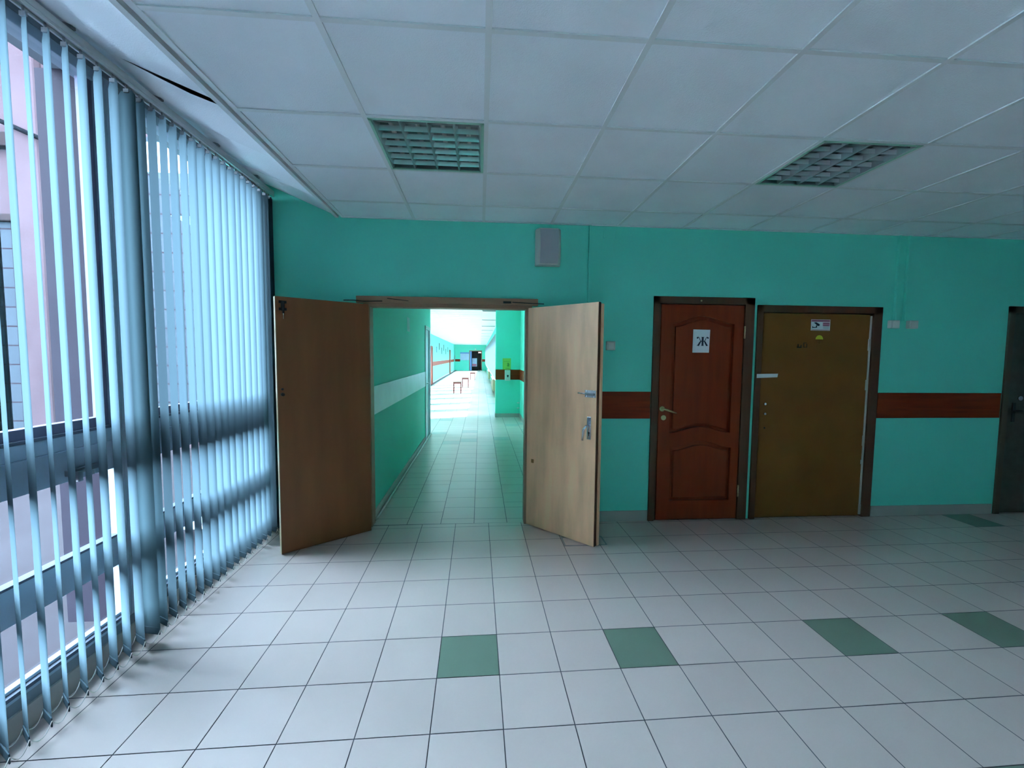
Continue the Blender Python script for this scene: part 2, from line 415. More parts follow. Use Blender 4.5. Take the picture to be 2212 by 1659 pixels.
# the same kind of blind carries on along the rest of the window wall, behind the camera
rb = bmesh.new(); yq = .68; rest = bmesh.new(); box(rest, -.022, .022, -5.8, .72, 2.862, 2.893)
while yq > -5.75:
    c, s_ = math.cos(math.radians(-34)), math.sin(math.radians(-34)); cols = []
    for q in range(4):
        t = (q / 3 - .5) * SW; b = .004 * math.cos(PI * (q / 3 - .5))
        cols.append([rest.verts.new((c * t - s_ * b, yq + s_ * t + c * b, z)) for z in (.04, 2.85)])
    for q in range(3): rest.faces.new((cols[q][0], cols[q + 1][0], cols[q + 1][1], cols[q][1]))
    yq -= .0785
rb.free()
tag(obj('vertical_blind', rest, 'slat', loc=(-1.742, 0, 0)), 'continuation of the pale aqua blind along the window wall beside the viewer', 'blind')

# ------------------------------------------------------------------ outside
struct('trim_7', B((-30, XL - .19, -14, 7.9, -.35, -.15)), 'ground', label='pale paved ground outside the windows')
fac = thing('building', 'pale pink concrete building wing seen through the blind', 'building', (0, 8.0, 0))
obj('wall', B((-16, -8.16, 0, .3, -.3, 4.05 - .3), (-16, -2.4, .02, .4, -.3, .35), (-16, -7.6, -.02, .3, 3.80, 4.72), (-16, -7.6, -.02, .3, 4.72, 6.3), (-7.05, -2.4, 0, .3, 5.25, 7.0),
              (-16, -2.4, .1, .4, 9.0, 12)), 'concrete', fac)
obj('column', B((-7.66, -7.24, -.28, .3, -.3, 9.5), (-7.24, -7.05, -.16, .3, -.3, 9.5)), 'concrete', fac, bevel=.03)
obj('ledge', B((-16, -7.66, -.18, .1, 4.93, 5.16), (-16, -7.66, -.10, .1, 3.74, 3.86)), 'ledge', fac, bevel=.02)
obj('glass_block_panel', B((-16, -7.68, .0, .2, .1, 3.74)), 'glass_block', fac)
obj('glass_block_panel', B((-16, -7.68, .0, .2, 6.3, 9.0)), 'glass_block', fac)
obj('glass_block_panel', B((-7.05, -2.4, .0, .2, .35, 5.25)), 'glass_block', fac)
cb = bmesh.new(); tube(cb, [(-8.9, 7.62, 5.72), (-8.0, 7.62, 5.36), (-7.02, 7.68, 4.95)], .035, 8)
tag(obj('cable', cb, 'cable_black'), 'thick dark cable slanting down to the pink concrete column outside', 'cable')

# ------------------------------------------------------------------ door 1: double doors to the corridor
d1 = struct_empty('door_1', (0, YW, 0), label='wide open double door to the corridor')
obj('door_frame', B((-1.063, .509, -.045, .0, 1.985, 2.044), (-1.01, .46, -.022, .10, 1.955, 1.988), (-1.005, -.955, -.018, .10, 0, 1.96), (.405, .455, -.018, .10, 0, 1.96)), 'frame_wood', d1, bevel=.003)
db = bmesh.new(); prism(db, [(-.80, 2.022), (-.70, 2.012), (-.62, 2.004), (-.62, 2.009), (-.70, 2.018), (-.80, 2.028)], -.0465, -.045)
obj('scratch', db, 'dark', d1)
db = bmesh.new(); tube(db, [(-.99, -.06, 1.995), (-1.07, -.10, 1.998), (-1.12, -.19, 1.985)], .004, 6); tube(db, [(-.84, -.052, 2.0), (-.99, -.06, 1.995)], .004, 6)
obj('stay_rod', db, 'black', d1)
db = bmesh.new(); tube(db, [(.28, -.05, 2.010), (.42, -.055, 2.004), (.55, -.12, 1.992)], .004, 6); box(db, .20, .27, -.052, -.044, 2.0, 2.018)
obj('stay_rod', db, 'black', d1)
def leaf(px, py, qx, qy, label, thick, hsign, h=1.965):
    """door leaf from its hinge (p) to its free end (q); local x runs hinge -> free end, local -y*hsign is the face towards the hall middle"""
    L = math.hypot(qx - px, qy - py); a = math.atan2(qy - py, qx - px)
    e = bpy.data.objects.new('door_leaf', None)
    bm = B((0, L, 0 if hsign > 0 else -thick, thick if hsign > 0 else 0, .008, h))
    o = obj('door_leaf', bm, 'leaf_wood' if hsign > 0 else 'leaf_shaded', d1, bevel=.0015); o.location = (px, py - YW, 0); o.rotation_euler = (0, 0, a); o['label'] = label
    bpy.data.objects.remove(e)
    return o, L, a
# left leaf: visible face looks towards -y/+x, thickness goes behind it
lf, LL, la = leaf(-.941, 3.690, -1.508, 3.275, 'left door leaf with veneered brown face, coloured darker for its shade', .042, -1)
obj('edge_strip', B((LL, LL + .003, -.042, 0, .008, 1.965)), 'leaf_edge', lf)
# local frame: x towards free end, visible side is +y (left leaf direction points to -x,-y)
def on_leaf(lfobj, name, bm, m, side, bevel=0, lab=None):
    o = obj(name, bm, m, lfobj, bevel=bevel)
    if lab: o['label'] = lab
    return o
bm = B((LL - .075, LL - .022, 0, .004, 1.915, 1.935), (LL - .075, LL - .022, 0, .004, 1.862, 1.882), (LL - .062, LL - .036, 0, .003, 1.86, 1.935))
tube(bm, [(LL - .049, .012, 1.84), (LL - .049, .012, 1.93)], .008, 8)
on_leaf(lf, 'barrel_bolt', bm, 'black', 1)
bm = bmesh.new(); tube(bm, [(LL - .049, .012, 1.800), (LL - .049, .012, 1.915)], [.003, .0055], 8)
on_leaf(lf, 'bolt_rod', bm, 'chrome', 1)
bm = bmesh.new(); tube(bm, [(LL - .032, 0, 1.235), (LL - .032, .028, 1.235)], [.013, .011], 12); tube(bm, [(LL - .032, 0, 1.275), (LL - .032, .01, 1.275)], .009, 10)
on_leaf(lf, 'bolt_keeper', bm, 'black', 1)
# right leaf: local x towards free end (+x,-y); visible side is -y
rf, RL, ra = leaf(.424, 3.770, .915, 3.262, 'right door leaf with repairs, paler veneer lightened for the window light', .038, 1)
obj('rebate_strip', B((RL - .10, RL + .012, .038, .068, .008, 1.955)), 'leaf_wood', rf, bevel=.0015)
obj('edge_strip', B((RL, RL + .003, .004, .036, .008, 1.965)), 'dark_wood', rf)
bm = B((RL - .105, RL - .006, -.003, 0, 1.215, 1.272)); tube(bm, [(RL - .095, -.012, 1.243), (RL - .012, -.012, 1.243)], .009, 8)
on_leaf(rf, 'slide_bolt', bm, 'steel', 1)
bm = bmesh.new(); tube(bm, [(RL - .165, -.012, 1.246), (RL - .09, -.012, 1.243)], .006, 8); tube(bm, [(RL - .075, -.014, 1.24), (RL - .075, -.034, 1.218)], .005, 8)
for sx in (RL - .09, RL - .022):
    for sz in (1.222, 1.265): tube(bm, [(sx, -.0025, sz), (sx, -.006, sz)], .005, 8)
on_leaf(rf, 'bolt_rod', bm, 'chrome', 1)
bm = B((RL - .080, RL - .042, -.006, 0, .876, 1.060))
on_leaf(rf, 'handle_plate', bm, 'chrome', 1, .003)
bm = bmesh.new(); tube(bm, [(RL - .061, -.005, .985), (RL - .061, -.045, .985)], .009, 10); tube(bm, [(RL - .061, -.045, .992), (RL - .083, -.05, .96), (RL - .092, -.048, .872)], [.009, .010, .009], 10)
on_leaf(rf, 'handle', bm, 'chrome', 1)
bm = bmesh.new(); tube(bm, [(RL - .061, -.0058, .930), (RL - .061, -.0075, .930)], .0085, 12); box(bm, RL - .0645, RL - .0575, -.0075, -.0058, .905, .93)
on_leaf(rf, 'keyhole', bm, 'black', 1)
bm = B((.055, .082, -.002, 0, .585, .618)); on_leaf(rf, 'patch', bm, 'rust', 1)

# ------------------------------------------------------------------ door 2: reddish panelled door with the letter sign
d2 = struct_empty('door_2', (0, YW, 0), label='reddish brown panelled door with a paper letter sign')
obj('door_frame', B((1.578, 1.632, -.018, .08, 0, 2.095), (2.447, 2.540, -.018, .08, 0, 2.095), (1.578, 2.540, -.018, .08, 2.03, 2.095), (1.632, 1.650, -.004, .08, 0, 2.03)), 'dark_wood', d2, bevel=.004)
def arch(x0, x1, z0, z1, rise_top, rise_bot, n=14):
    pts = []
    for q in range(n + 1):
        t = q / n; s = .5 - .5 * math.cos(2 * PI * t); s = s ** .9
        pts.append((x0 + (x1 - x0) * t, z0 + rise_bot * s))
    for q in range(n + 1):
        t = 1 - q / n; s = .5 - .5 * math.cos(2 * PI * t); s = s ** .9
        pts.append((x0 + (x1 - x0) * t, z1 + rise_top * s))
    return pts
def curve_plate(name, outlines, y0, depth, bev, m, parent):
    cu = bpy.data.curves.new(name, 'CURVE'); cu.dimensions = '2D'; cu.fill_mode = 'BOTH'; cu.extrude = depth / 2; cu.bevel_depth = bev; cu.bevel_resolution = 2; cu.offset = -bev
    for pts in outlines:
        sp = cu.splines.new('POLY'); sp.points.add(len(pts) - 1); sp.use_cyclic_u = True
        for k, (x, z) in enumerate(pts): sp.points[k].co = (x, z, 0, 1)
    t = bpy.data.objects.new(name, cu); COL.objects.link(t)
    dg = bpy.context.evaluated_depsgraph_get(); me = bpy.data.meshes.new_from_object(t.evaluated_get(dg))
    bpy.data.objects.remove(t)
    me.transform(Matrix.Translation((0, y0, 0)) @ Matrix.Rotation(PI / 2, 4, 'X'))
    me.materials.clear(); me.materials.append(M[m])
    o = bpy.data.objects.new(name, me); COL.objects.link(o); o.parent = parent
    return o
dl = obj('door_leaf', B((1.652, 2.445, .018, .045, .008, 2.026)), 'red_wood', d2)
upper = arch(1.765, 2.350, .838, 1.850, .070, .055); lower = arch(1.785, 2.365, .192, .690, .060, 0)
rect = [(1.652, .008), (2.445, .008), (2.445, 2.026), (1.652, 2.026)]
curve_plate('panel_frame', [rect, upper, lower], .007, .022, .006, 'red_wood', dl)
def shrink(p, d):
    cx = sum(a for a, b in p) / len(p); cz = sum(b for a, b in p) / len(p)
    w = max(a for a, b in p) - min(a for a, b in p); h = max(b for a, b in p) - min(b for a, b in p)
    return [(cx + (a - cx) * (1 - 2 * d / w), cz + (b - cz) * (1 - 2 * d / h)) for a, b in p]
curve_plate('raised_panel', [shrink(upper, .030)], .010, .016, .006, 'red_wood', dl)
curve_plate('raised_panel', [shrink(lower, .030)], .010, .016, .006, 'red_wood', dl)
bm = bmesh.new()
tube(bm, [(1.685, -.004, 1.063), (1.685, -.014, 1.063)], .024, 20); tube(bm, [(1.685, -.012, 1.063), (1.685, -.045, 1.063)], .009, 10)
tube(bm, [(1.680, -.045, 1.066), (1.72, -.05, 1.055), (1.775, -.046, 1.036), (1.808, -.04, 1.026)], [.009, .011, .008, .006], 10)
obj('handle', bm, 'brass', dl)
bm = bmesh.new(); tube(bm, [(1.700, -.004, .980), (1.700, -.013, .980)], .024, 20); box(bm, 1.696, 1.704, -.0145, -.013, .97, .992); obj('lock_rosette', bm, 'brass', dl)
for z in (1.72, .22):
    bm = bmesh.new(); tube(bm, [(2.449, -.018, z), (2.449, -.018, z + .115)], .007, 10)
    for q in range(4): tube(bm, [(2.449, -.018, z + .012 + q * .028), (2.449, -.018, z + .018 + q * .028)], .0082, 10)
    obj('hinge', bm, 'brass', dl)
bm = bmesh.new(); tube(bm, [(2.02, -.018, 2.06), (2.02, -.021, 2.06)], .008, 10); obj('screw_cap', bm, 'brass', d2)

# the letter sign
sg = thing('paper_sign', 'white paper sign with a dark navy letter on the panelled door', 'sign', (2.037, YW - .006, 1.692))
sheet = bmesh.new()
def sheet_poly(bm, pts, y0, y1): prism(bm, pts, y0, y1)
sheet_poly(sheet, [(-.080, -.106), (.079, -.106), (.084, .105), (-.078, .107)], -.0012, 0)
obj('sheet', sheet, 'paper', sg)
def stroke(bm, pts, ws, y0=-.0022, y1=-.0012):
    lft, rgt = [], []
    for i, (x, z) in enumerate(pts):
        ax, az_ = pts[max(i - 1, 0)]; bx, bz = pts[min(i + 1, len(pts) - 1)]
        d = math.hypot(bx - ax, bz - az_); nx, nz = -(bz - az_) / d, (bx - ax) / d; w = ws[i] / 2
        lft.append((x + nx * w, z + nz * w)); rgt.append((x - nx * w, z - nz * w))
    for i in range(len(pts) - 1): prism(bm, [lft[i], lft[i + 1], rgt[i + 1], rgt[i]], y0, y1)
lb = bmesh.new(); ox, oz = .0145, -.002
prism(lb, [(ox - .009, oz - .041), (ox + .009, oz - .041), (ox + .009, oz + .041), (ox - .009, oz + .041)], -.0022, -.0012)
for sz in (-1, 1): prism(lb, [(ox - .016, oz + sz * .041), (ox + .016, oz + sz * .041), (ox + .016, oz + sz * .0385), (ox - .016, oz + sz * .0385)], -.00225, -.0012)
for sx in (-1, 1):
    stroke(lb, [(ox + sx * .008, oz + .001), (ox + sx * .020, oz + .004), (ox + sx * .027, oz + .016), (ox + sx * .033, oz + .031), (ox + sx * .041, oz + .039), (ox + sx * .050, oz + .038)], [.007, .006, .005, .005, .006, .007])
    prism(lb, [(ox + sx * .050 + .0075 * math.cos(t * PI / 6), oz + .0315 + .0075 * math.sin(t * PI / 6)) for t in range(12)], -.0023, -.0012)
    stroke(lb, [(ox + sx * .014, oz + .005), (ox + sx * .024, oz - .008), (ox + sx * .034, oz - .026), (ox + sx * .044, oz - .040)], [.007, .013, .015, .015])
    prism(lb, [(ox + sx * .028, oz - .041), (ox + sx * .056, oz - .041), (ox + sx * .056, oz - .0385), (ox + sx * .028, oz - .0385)], -.00225, -.0012)
obj('letter', lb, 'ink', sg)

# ------------------------------------------------------------------ door 3: hardboard door
d3 = struct_empty('door_3', (0, YW, 0), label='plain brown hardboard door in a dark casing')
obj('door_frame', B((2.572, 2.628, -.018, .08, 0, 2.033), (3.725, 3.815, -.018, .08, 0, 2.033), (2.572, 3.815, -.018, .08, 1.968, 2.033)), 'dark_wood', d3, bevel=.004)
l3 = obj('door_leaf', B((2.632, 3.708, .004, .045, .008, 1.962)), 'hardboard', d3, bevel=.002)
bm = bmesh.new()
for x0, x1, z0, z1 in ((3.709, 3.722, .02, 1.95), (3.700, 3.724, 1.62, 1.73), (3.698, 3.722, 1.24, 1.34), (3.702, 3.722, .70, .80), (3.699, 3.72, .52, .56), (3.705, 3.728, .02, .12)): box(bm, x0, x1, -.004, .02, z0, z1)
obj('putty_edge', bm, 'plastic', d3)
bm = bmesh.new()
for x, z in ((2.690, 1.108), (2.692, 1.014)): tube(bm, [(x, .004, z), (x, -.010, z)], .011, 12)
obj('lock_cylinder', bm, 'chrome', l3)
bm = bmesh.new(); tube(bm, [(2.70, .004, .878), (2.70, .0028, .878)], .009, 10); obj('keyhole', bm, 'dark', l3)
bm = bmesh.new()
for x0, x1, z0, z1 in ((2.985, 3.030, 1.640, 1.652), (2.99, 3.0, 1.652, 1.675), (3.02, 3.028, 1.652, 1.668), (3.045, 3.085, 1.645, 1.65), (3.048, 3.054, 1.65, 1.69), (3.078, 3.084, 1.65, 1.68), (3.055, 3.078, 1.685, 1.69)): box(bm, x0, x1, .0022, .004, z0, z1)
obj('worn_mark', bm, 'dark', l3)
bm = bmesh.new()
for x0, x1, z0, z1 in ((3.188, 3.222, 1.705, 1.709), (3.188, 3.192, 1.678, 1.705), (3.218, 3.222, 1.678, 1.705), (3.188, 3.222, 1.674, 1.678)): box(bm, x0, x1, .0026, .004, z0, z1)
obj('glue_mark', bm, 'rust', l3)
st = thing('warning_sticker', 'small white and pink sticker with a camera symbol on the hardboard door', 'sticker', (3.208, YW + .003, 1.857))
obj('backing', B((-.096, .096, -.001, 0, -.052, .052)), 'paper', st)
obj('print', B((-.093, .093, -.0016, -.001, .030, .049), (.022, .090, -.0016, -.001, -.010, .024), (-.09, .09, -.0016, -.001, -.049, -.043)), 'pink', st)
bm = bmesh.new(); prism(bm, [(-.068, .022), (-.045, .026), (-.008, .006), (-.014, -.010), (-.034, -.006), (-.042, .002)], -.0018, -.001); prism(bm, [(-.046, -.002), (-.036, -.004), (-.034, -.020), (-.046, -.024)], -.0018, -.001)
prism(bm, [(-.082, -.012), (-.077, -.012), (-.074, -.020), (-.036, -.018), (-.036, -.025), (-.078, -.028), (-.082, -.034)], -.0018, -.001)
for q in range(3): box(bm, .026, .086, -.0018, -.001, -.016 - q * .009, -.014 - q * .009)
box(bm, -.085, .085, -.0018, -.001, .0375, .0415); box(bm, .026, .086, -.0020, -.0016, .014, .0175); box(bm, .026, .08, -.0020, -.0016, -.006, -.003)
obj('camera_symbol', bm, 'ink', st)
bm = bmesh.new(); prism(bm, [(-.038 * math.cos(PI * t / 10) * -1, .040 * math.sin(PI * t / 10)) for t in range(11)], -.001, 0)
tag(obj('round_sticker', bm, 'yellow', loc=(3.203, YW + .003, 1.722)), 'half remaining yellow round sticker under the camera sticker', 'sticker')
bm = bmesh.new(); prism(bm, [(-.104, -.020), (.100, -.012), (.105, .022), (-.104, .018)], -.001, 0)
tag(obj('paper_seal', bm, 'paper', loc=(2.688, YW - .0185, 1.374)), 'white paper strip seal stuck across the left edge of the hardboard door', 'paper strip')

# ------------------------------------------------------------------ door 4: dark door at the right edge
d4 = struct_empty('door_4', (0, YW, 0), label='dark metal door at the right edge')
obj('door_frame', B((5.145, 5.205, -.018, .08, 0, 2.065), (6.135, 6.2, -.018, .08, 0, 2.065), (5.145, 6.2, -.018, .08, 2.0, 2.065)), 'frame_dark', d4, bevel=.003)
l4 = obj('door_leaf', B((5.205, 6.135, .0, .045, .008, 2.0)), 'dark_door', d4)
bm = B((5.268, 5.298, -.01, 0, .93, 1.12)); tube(bm, [(5.283, -.01, 1.045), (5.283, -.05, 1.045), (5.39, -.05, 1.04)], .010, 8); obj('handle', bm, 'black', l4)
bm = bmesh.new(); tube(bm, [(5.345, 0, 1.165), (5.345, -.012, 1.165)], .022, 14); obj('lock_cylinder', bm, 'chrome', l4)

# ------------------------------------------------------------------ small things on the back wall
sp = thing('wall_speaker', 'beige box loudspeaker with grey grille high above the double door', 'speaker', (.592, YW, 2.492), rotz=0)
bm = bmesh.new(); rings = []
n = 10
for q in range(n + 1):
    t = q / n; z = -.158 + .316 * t; dep = .085 + .045 * math.sin(PI * t); w = .112
    rings.append([bm.verts.new(p) for p in ((-w, 0, z), (-w + .004, -dep * .55, z), (-w + .03, -dep, z), (w - .03, -dep, z), (w - .004, -dep * .55, z), (w, 0, z))])
for q in range(n):
    for k in range(6):
        bm.faces.new((rings[q][k], rings[q][(k + 1) % 6], rings[q + 1][(k + 1) % 6], rings[q + 1][k]))
bm.faces.new(rings[0][::-1]); bm.faces.new(rings[-1])
obj('cabinet', bm, 'beige_plastic', sp, bevel=.006)
bm = bmesh.new(); a = []
for q in range(n + 1):
    t = q / n; z = -.146 + .292 * t; dep = .089 + .045 * math.sin(PI * (z + .158) / .316)
    a.append([bm.verts.new((-.079, -dep, z)), bm.verts.new((.079, -dep, z)), bm.verts.new((.079, -dep + .012, z)), bm.verts.new((-.079, -dep + .012, z))])
for q in range(n):
    for k in range(4): bm.faces.new((a[q][k], a[q][(k + 1) % 4], a[q + 1][(k + 1) % 4], a[q + 1][k]))
bm.faces.new(a[0][::-1]); bm.faces.new(a[-1])
obj('grille', bm, 'grille', sp, bevel=.002)
tag(obj('cable_duct', B((.608, .622, YW - .008, YW, 2.652, ZC)), 'teal'), 'short painted cable duct from the loudspeaker up to the ceiling', 'cable duct')
tag(obj('cable_duct', B((.962, .982, YW - .022, YW, 1.18, ZC - .002)), 'teal', bevel=.002), 'long teal painted cable duct running down behind the right door leaf', 'cable duct')
tag(obj('cable_duct', B((3.930, 3.952, YW - .024, YW, 1.905, ZC - .002)), 'teal', bevel=.002), 'left of the two parallel cable ducts above the two junction boxes', 'cable duct')
tag(obj('cable_duct', B((4.030, 4.052, YW - .024, YW, 1.905, ZC - .002)), 'teal', bevel=.002), 'right of the two parallel cable ducts above the two junction boxes', 'cable duct')
for x, lab in ((3.935, 'left white junction box under the paired cable ducts'), (4.125, 'right white junction box under the paired cable ducts')):
    j = thing('junction_box', lab, 'junction box', (x - .01, YW, 1.872), group=None)
    obj('housing', B((-.045, .045, -.042, 0, -.038, .038)), 'plastic', j, bevel=.006)
    obj('cover', B((-.036, .036, -.048, -.042, -.030, .030)), 'plastic', j, bevel=.003)
j = thing('wall_switch', 'small square pale switch box beside the open right door leaf', 'switch', (1.181, YW, 1.640))
obj('housing', B((-.040, .040, -.032, 0, -.040, .040)), 'beige_plastic', j, bevel=.004)
obj('rocker', B((-.024, .024, -.037, -.032, -.026, .026)), 'plastic', j, bevel=.002)
for x, lab in ((1.105, 'left of two small painted-over wall clips under the ceiling'), (1.215, 'right of two small painted-over wall clips under the ceiling')):
    tag(obj('wall_clip', B((x - .008, x + .008, YW - .006, YW, 2.60, 2.665)), 'teal', bevel=.002), lab, 'clip')
# floor hatch by the right leaf
h = thing('floor_hatch', 'tiled floor hatch with a dark metal rim beside the open right door leaf', 'hatch', (.868, 3.395, 0))
obj('rim', B((-.178, .178, -.088, -.076, 0, .002), (-.178, .178, .076, .088, 0, .002), (-.178, -.166, -.088, .088, 0, .002), (.166, .178, -.088, .088, 0, .002)), 'steel', h)
obj('cover', B((-.160, .160, -.070, .070, 0, .0012)), 'tile', h)

# ------------------------------------------------------------------ ceiling lights
def ceiling_light(i, j, lab, rot=0):
    x0 = CX + .6 * i; y1 = CYR - .6 * j
    t = thing('ceiling_light', lab, 'ceiling light', (x0 + .3, y1 - .3, ZC), rotz=rot, group=None)
    q = .286
    obj('housing', B((-q, q, -q, q, .088, .092), (-q, -q + .003, -q, q, .006, .09), (q - .003, q, -q, q, .006, .09), (-q, q, -q, -q + .003, .006, .09), (-q, q, q - .003, q, .006, .09)), 'steel', t)
    obj('rim', B((-.289, -.274, -.289, .289, -.002, .006), (.274, .289, -.289, .289, -.002, .006), (-.289, .289, -.289, -.274, -.002, .006), (-.289, .289, .274, .289, -.002, .006)), 'film', t, bevel=.001)
    bm = bmesh.new()
    def vblade(x, along, w0, w1, z0, z1):          # V section blade: thin below, wide above
        for s0, s1 in ((0, 1),):
            if along == 'y':
                pts = [(x - w0, z0), (x + w0, z0), (x + w1, z1), (x - w1, z1)]
                prism(bm, pts, -.274, .274)
            else:
                a = [bm.verts.new((-.274, x + d, z)) for d, z in ((-w0, z0), (w0, z0), (w1, z1), (-w1, z1))]
                b = [bm.verts.new((.274, x + d, z)) for d, z in ((-w0, z0), (w0, z0), (w1, z1), (-w1, z1))]
                bm.faces.new(a); bm.faces.new(b[::-1])
                for k in range(4): bm.faces.new((a[k], a[(k + 1) % 4], b[(k + 1) % 4], b[k]))
    for k in (-1, 0, 1): vblade(k * .137, 'y', .0035, .014, -.001, .048)
    for s in (-1, 1): vblade(s * .270, 'y', .004, .014, .001, .048)
    for k in range(7): vblade(-.235 + k * .0785, 'x', .0014, .008, .010, .034)
    obj('louvre', bm, 'mirror', t)
    for k in range(4):
        bm = bmesh.new(); tube(bm, [(-.2055 + k * .137, -.27, .066), (-.2055 + k * .137, .27, .066)], .013, 12); obj('tube', bm, 'plastic', t)
    return t
ceiling_light(1, -2, 'left square louvred ceiling light, switched off, nearer the window')
ceiling_light(5, -2, 'right square louvred ceiling light, switched off, above the brown doors')

# ------------------------------------------------------------------ corridor shell
struct('wall_left', wall_x(YW + .12, 8.36, 0, ZT, -1.13, -.98, [(7.70, 8.26, 0, 2.02)]), 'teal', label='near left wall of the corridor')
struct('wall_left', B((-2.80, -.98, 8.36, 8.50, 0, ZT)), 'teal')
struct('wall_left', wall_x(8.50, YE, 0, ZT, -2.80, -2.65, [(9.2, 9.65, .9, 2.1)]), 'teal', label='far left wall of the corridor')  # the opening is an unseen window added to brighten the pier
struct('wall_left', B((-1.5, -1.13, 7.6, 8.36, 0, ZT)), 'slab')
struct('wall_right', B((1.0, 1.15, YW + .12, 10.6, 0, ZT)), 'teal', label='near right wall of the corridor')
struct('wall_right', B((.39, 1.15, 10.6, 10.9, 0, ZT)), 'teal', label='projecting pier of the corridor')
holes = []; y = 11.1
while y < YE - 2:
    holes.append((y, y + 1.25, .62, 2.15)); y += 1.75
struct('wall_right', wall_x(10.9, YE, 0, ZT, .63, .80, holes), 'teal', label='windowed right wall of the corridor')
struct('wall_back', wall_y(-2.80, 1.2, 0, ZT, YE, YE + .15, [(-1.10, .13, 0, 2.05)]), 'teal', label='end wall of the corridor')
struct('wall_back', B((-2.0, 1.0, YE + 2.6, YE + 2.75, 0, ZT), (-2.1, -2.0, YE + .15, YE + 2.7, 0, ZT), (.9, 1.0, YE + .15, YE + 2.7, 0, ZT), (-2.1, 1.0, YE + .1, YE + 2.8, ZT, ZT + .1)), 'slab', label='dark room past the corridor')
slots = [11.1 + 2.8 * k for k in range(12)]
bm = bmesh.new(); cl = [(-2.65, 1.15)]
z = ZC + .006
xs = [(-2.65, .05), (.05, .58), (.58, 1.0)]
def quadz(bm, x0, x1, y0, y1, z):
    bm.faces.new([bm.verts.new(p) for p in ((x0, y0, z), (x0, y1, z), (x1, y1, z), (x1, y0, z))])
yy = YW + .12
quadz(bm, -2.65, .05, yy, YE, z); quadz(bm, .58, 1.0, yy, YE, z)
for s in slots: quadz(bm, .05, .58, yy, s - .14, z); yy = s + .14
quadz(bm, .05, .58, yy, YE, z)
struct('ceiling', bm, 'white_ceiling', label='corridor ceiling')
bars = [(x - .01, x + .01, YW + .12, YE, ZC + .001, ZC + .006) for x in (-2.40, -1.80, -1.20, -.60, 0.03, .60)]
yy = 4.4
while yy < YE: bars.append((-2.65, 1.0, yy - .01, yy + .01, ZC + .0015, ZC + .006)); yy += .6
struct('trim_8', B(*bars), 'tbar', label='corridor ceiling grid bars')
c0 = None
for k, s in enumerate(slots):
    if c0 is None:
        c0 = thing('louvre_light', 'unlit grey louvred light panel', 'ceiling light', (.315, s, ZC), group='unlit light panels along the corridor ceiling')
        obj('housing', B((-.262, .262, -.138, .138, .05, .056), (-.262, .262, -.138, -.130, 0, .05), (-.262, .262, .130, .138, 0, .05), (-.262, -.255, -.13, .13, 0, .05), (.255, .262, -.13, .13, 0, .05)), 'mirror', c0)
        obj('louvre', B(*[(-.255, .255, -.10 + q * .05, -.098 + q * .05, .004, .04) for q in range(5)]), 'steel', c0)
        c0['label'] = 'grey louvred light panel nearest in the corridor ceiling'
    else:
        dup(c0, (.315, s, ZC), label='grey louvred light panel further along the corridor ceiling, one of a row')

# corridor skirting, bands
skirt('baseboard_left', [(-.98, -.970, YW + .12, 7.60, 0, .09), (-2.65, -2.64, 8.5, YE, 0, .09)])
skirt('baseboard_right', [(.990, 1.0, YW + .12, 10.6, 0, .10), (.38, 1.0, 10.590, 10.6, 0, .10), (.38, .39, 10.6, 10.9, 0, .10), (.62, .63, 10.9, YE, 0, .10)])
struct('trim_9', B((-.98, -.972, YW + .12, 7.64, .988, 1.25)), 'white_band', label='white band on the near corridor wall')
struct('trim_10', B((.384, .992, 10.592, 10.6, .952, 1.205), (.992, 1.0, YW + .2, 10.6, .952, 1.205), (-2.65, -2.642, 23.4, 43.2, .95, 1.20), (-2.65, -2.642, 10, 22.4, .95, 1.20), (-2.64, -2.1, YE - .008, YE, .95, 1.20), (.2, .63, YE - .008, YE, .95, 1.20)), 'brown_band', label='brown band in the corridor')
pi = bmesh.new()
tube(pi, [(-.955, YW + .13, .018), (-.955, 8.3, .018)], .011, 8)
tag(obj('floor_pipe', pi, 'plastic'), 'thin white pipe lying along the foot of the corridor left wall', 'pipe')

# white door in the corridor's left wall
d5 = struct_empty('door_5', (-.98, 0, 0), label='white door at the end of the near corridor wall')
obj('door_frame', B((-.02, .015, 7.64, 7.71, 0, 2.06), (-.02, .015, 8.25, 8.37, 0, 2.06), (-.02, .015, 7.64, 8.37, 2.01, 2.07)), 'white_band', d5, bevel=.003)
l5 = obj('door_leaf', B((-.05, -.012, 7.71, 8.25, .01, 2.01)), 'white_band', d5)
bm = bmesh.new(); tube(bm, [(-.012, 7.78, 1.03), (.04, 7.78, 1.03), (.04, 7.88, 1.03)], .008, 8); obj('handle', bm, 'chrome', l5)
tag(obj('paper_notice', B((-.98, -.9785, 5.81, 6.02, 1.86, 2.05)), 'paper'), 'blank white paper notice on the near corridor wall', 'notice')
# brown door frames far on the left wall
for n_, y0, lab in ((6, 22.6, 'reddish door far along the corridor left wall'), (7, 36.8, 'farthest door on the corridor left wall')):
    d = struct_empty('door_%d' % n_, (-2.65, 0, 0), label=lab)
    obj('door_frame', B((0, .05, y0, y0 + .12, 0, 2.06), (0, .05, y0 + .93, y0 + 1.05, 0, 2.06), (0, .05, y0, y0 + 1.05, 1.98, 2.06)), 'red_wood', d)
    obj('door_leaf', B((0, .03, y0 + .12, y0 + .93, 0, 1.98)), 'red_wood', d)
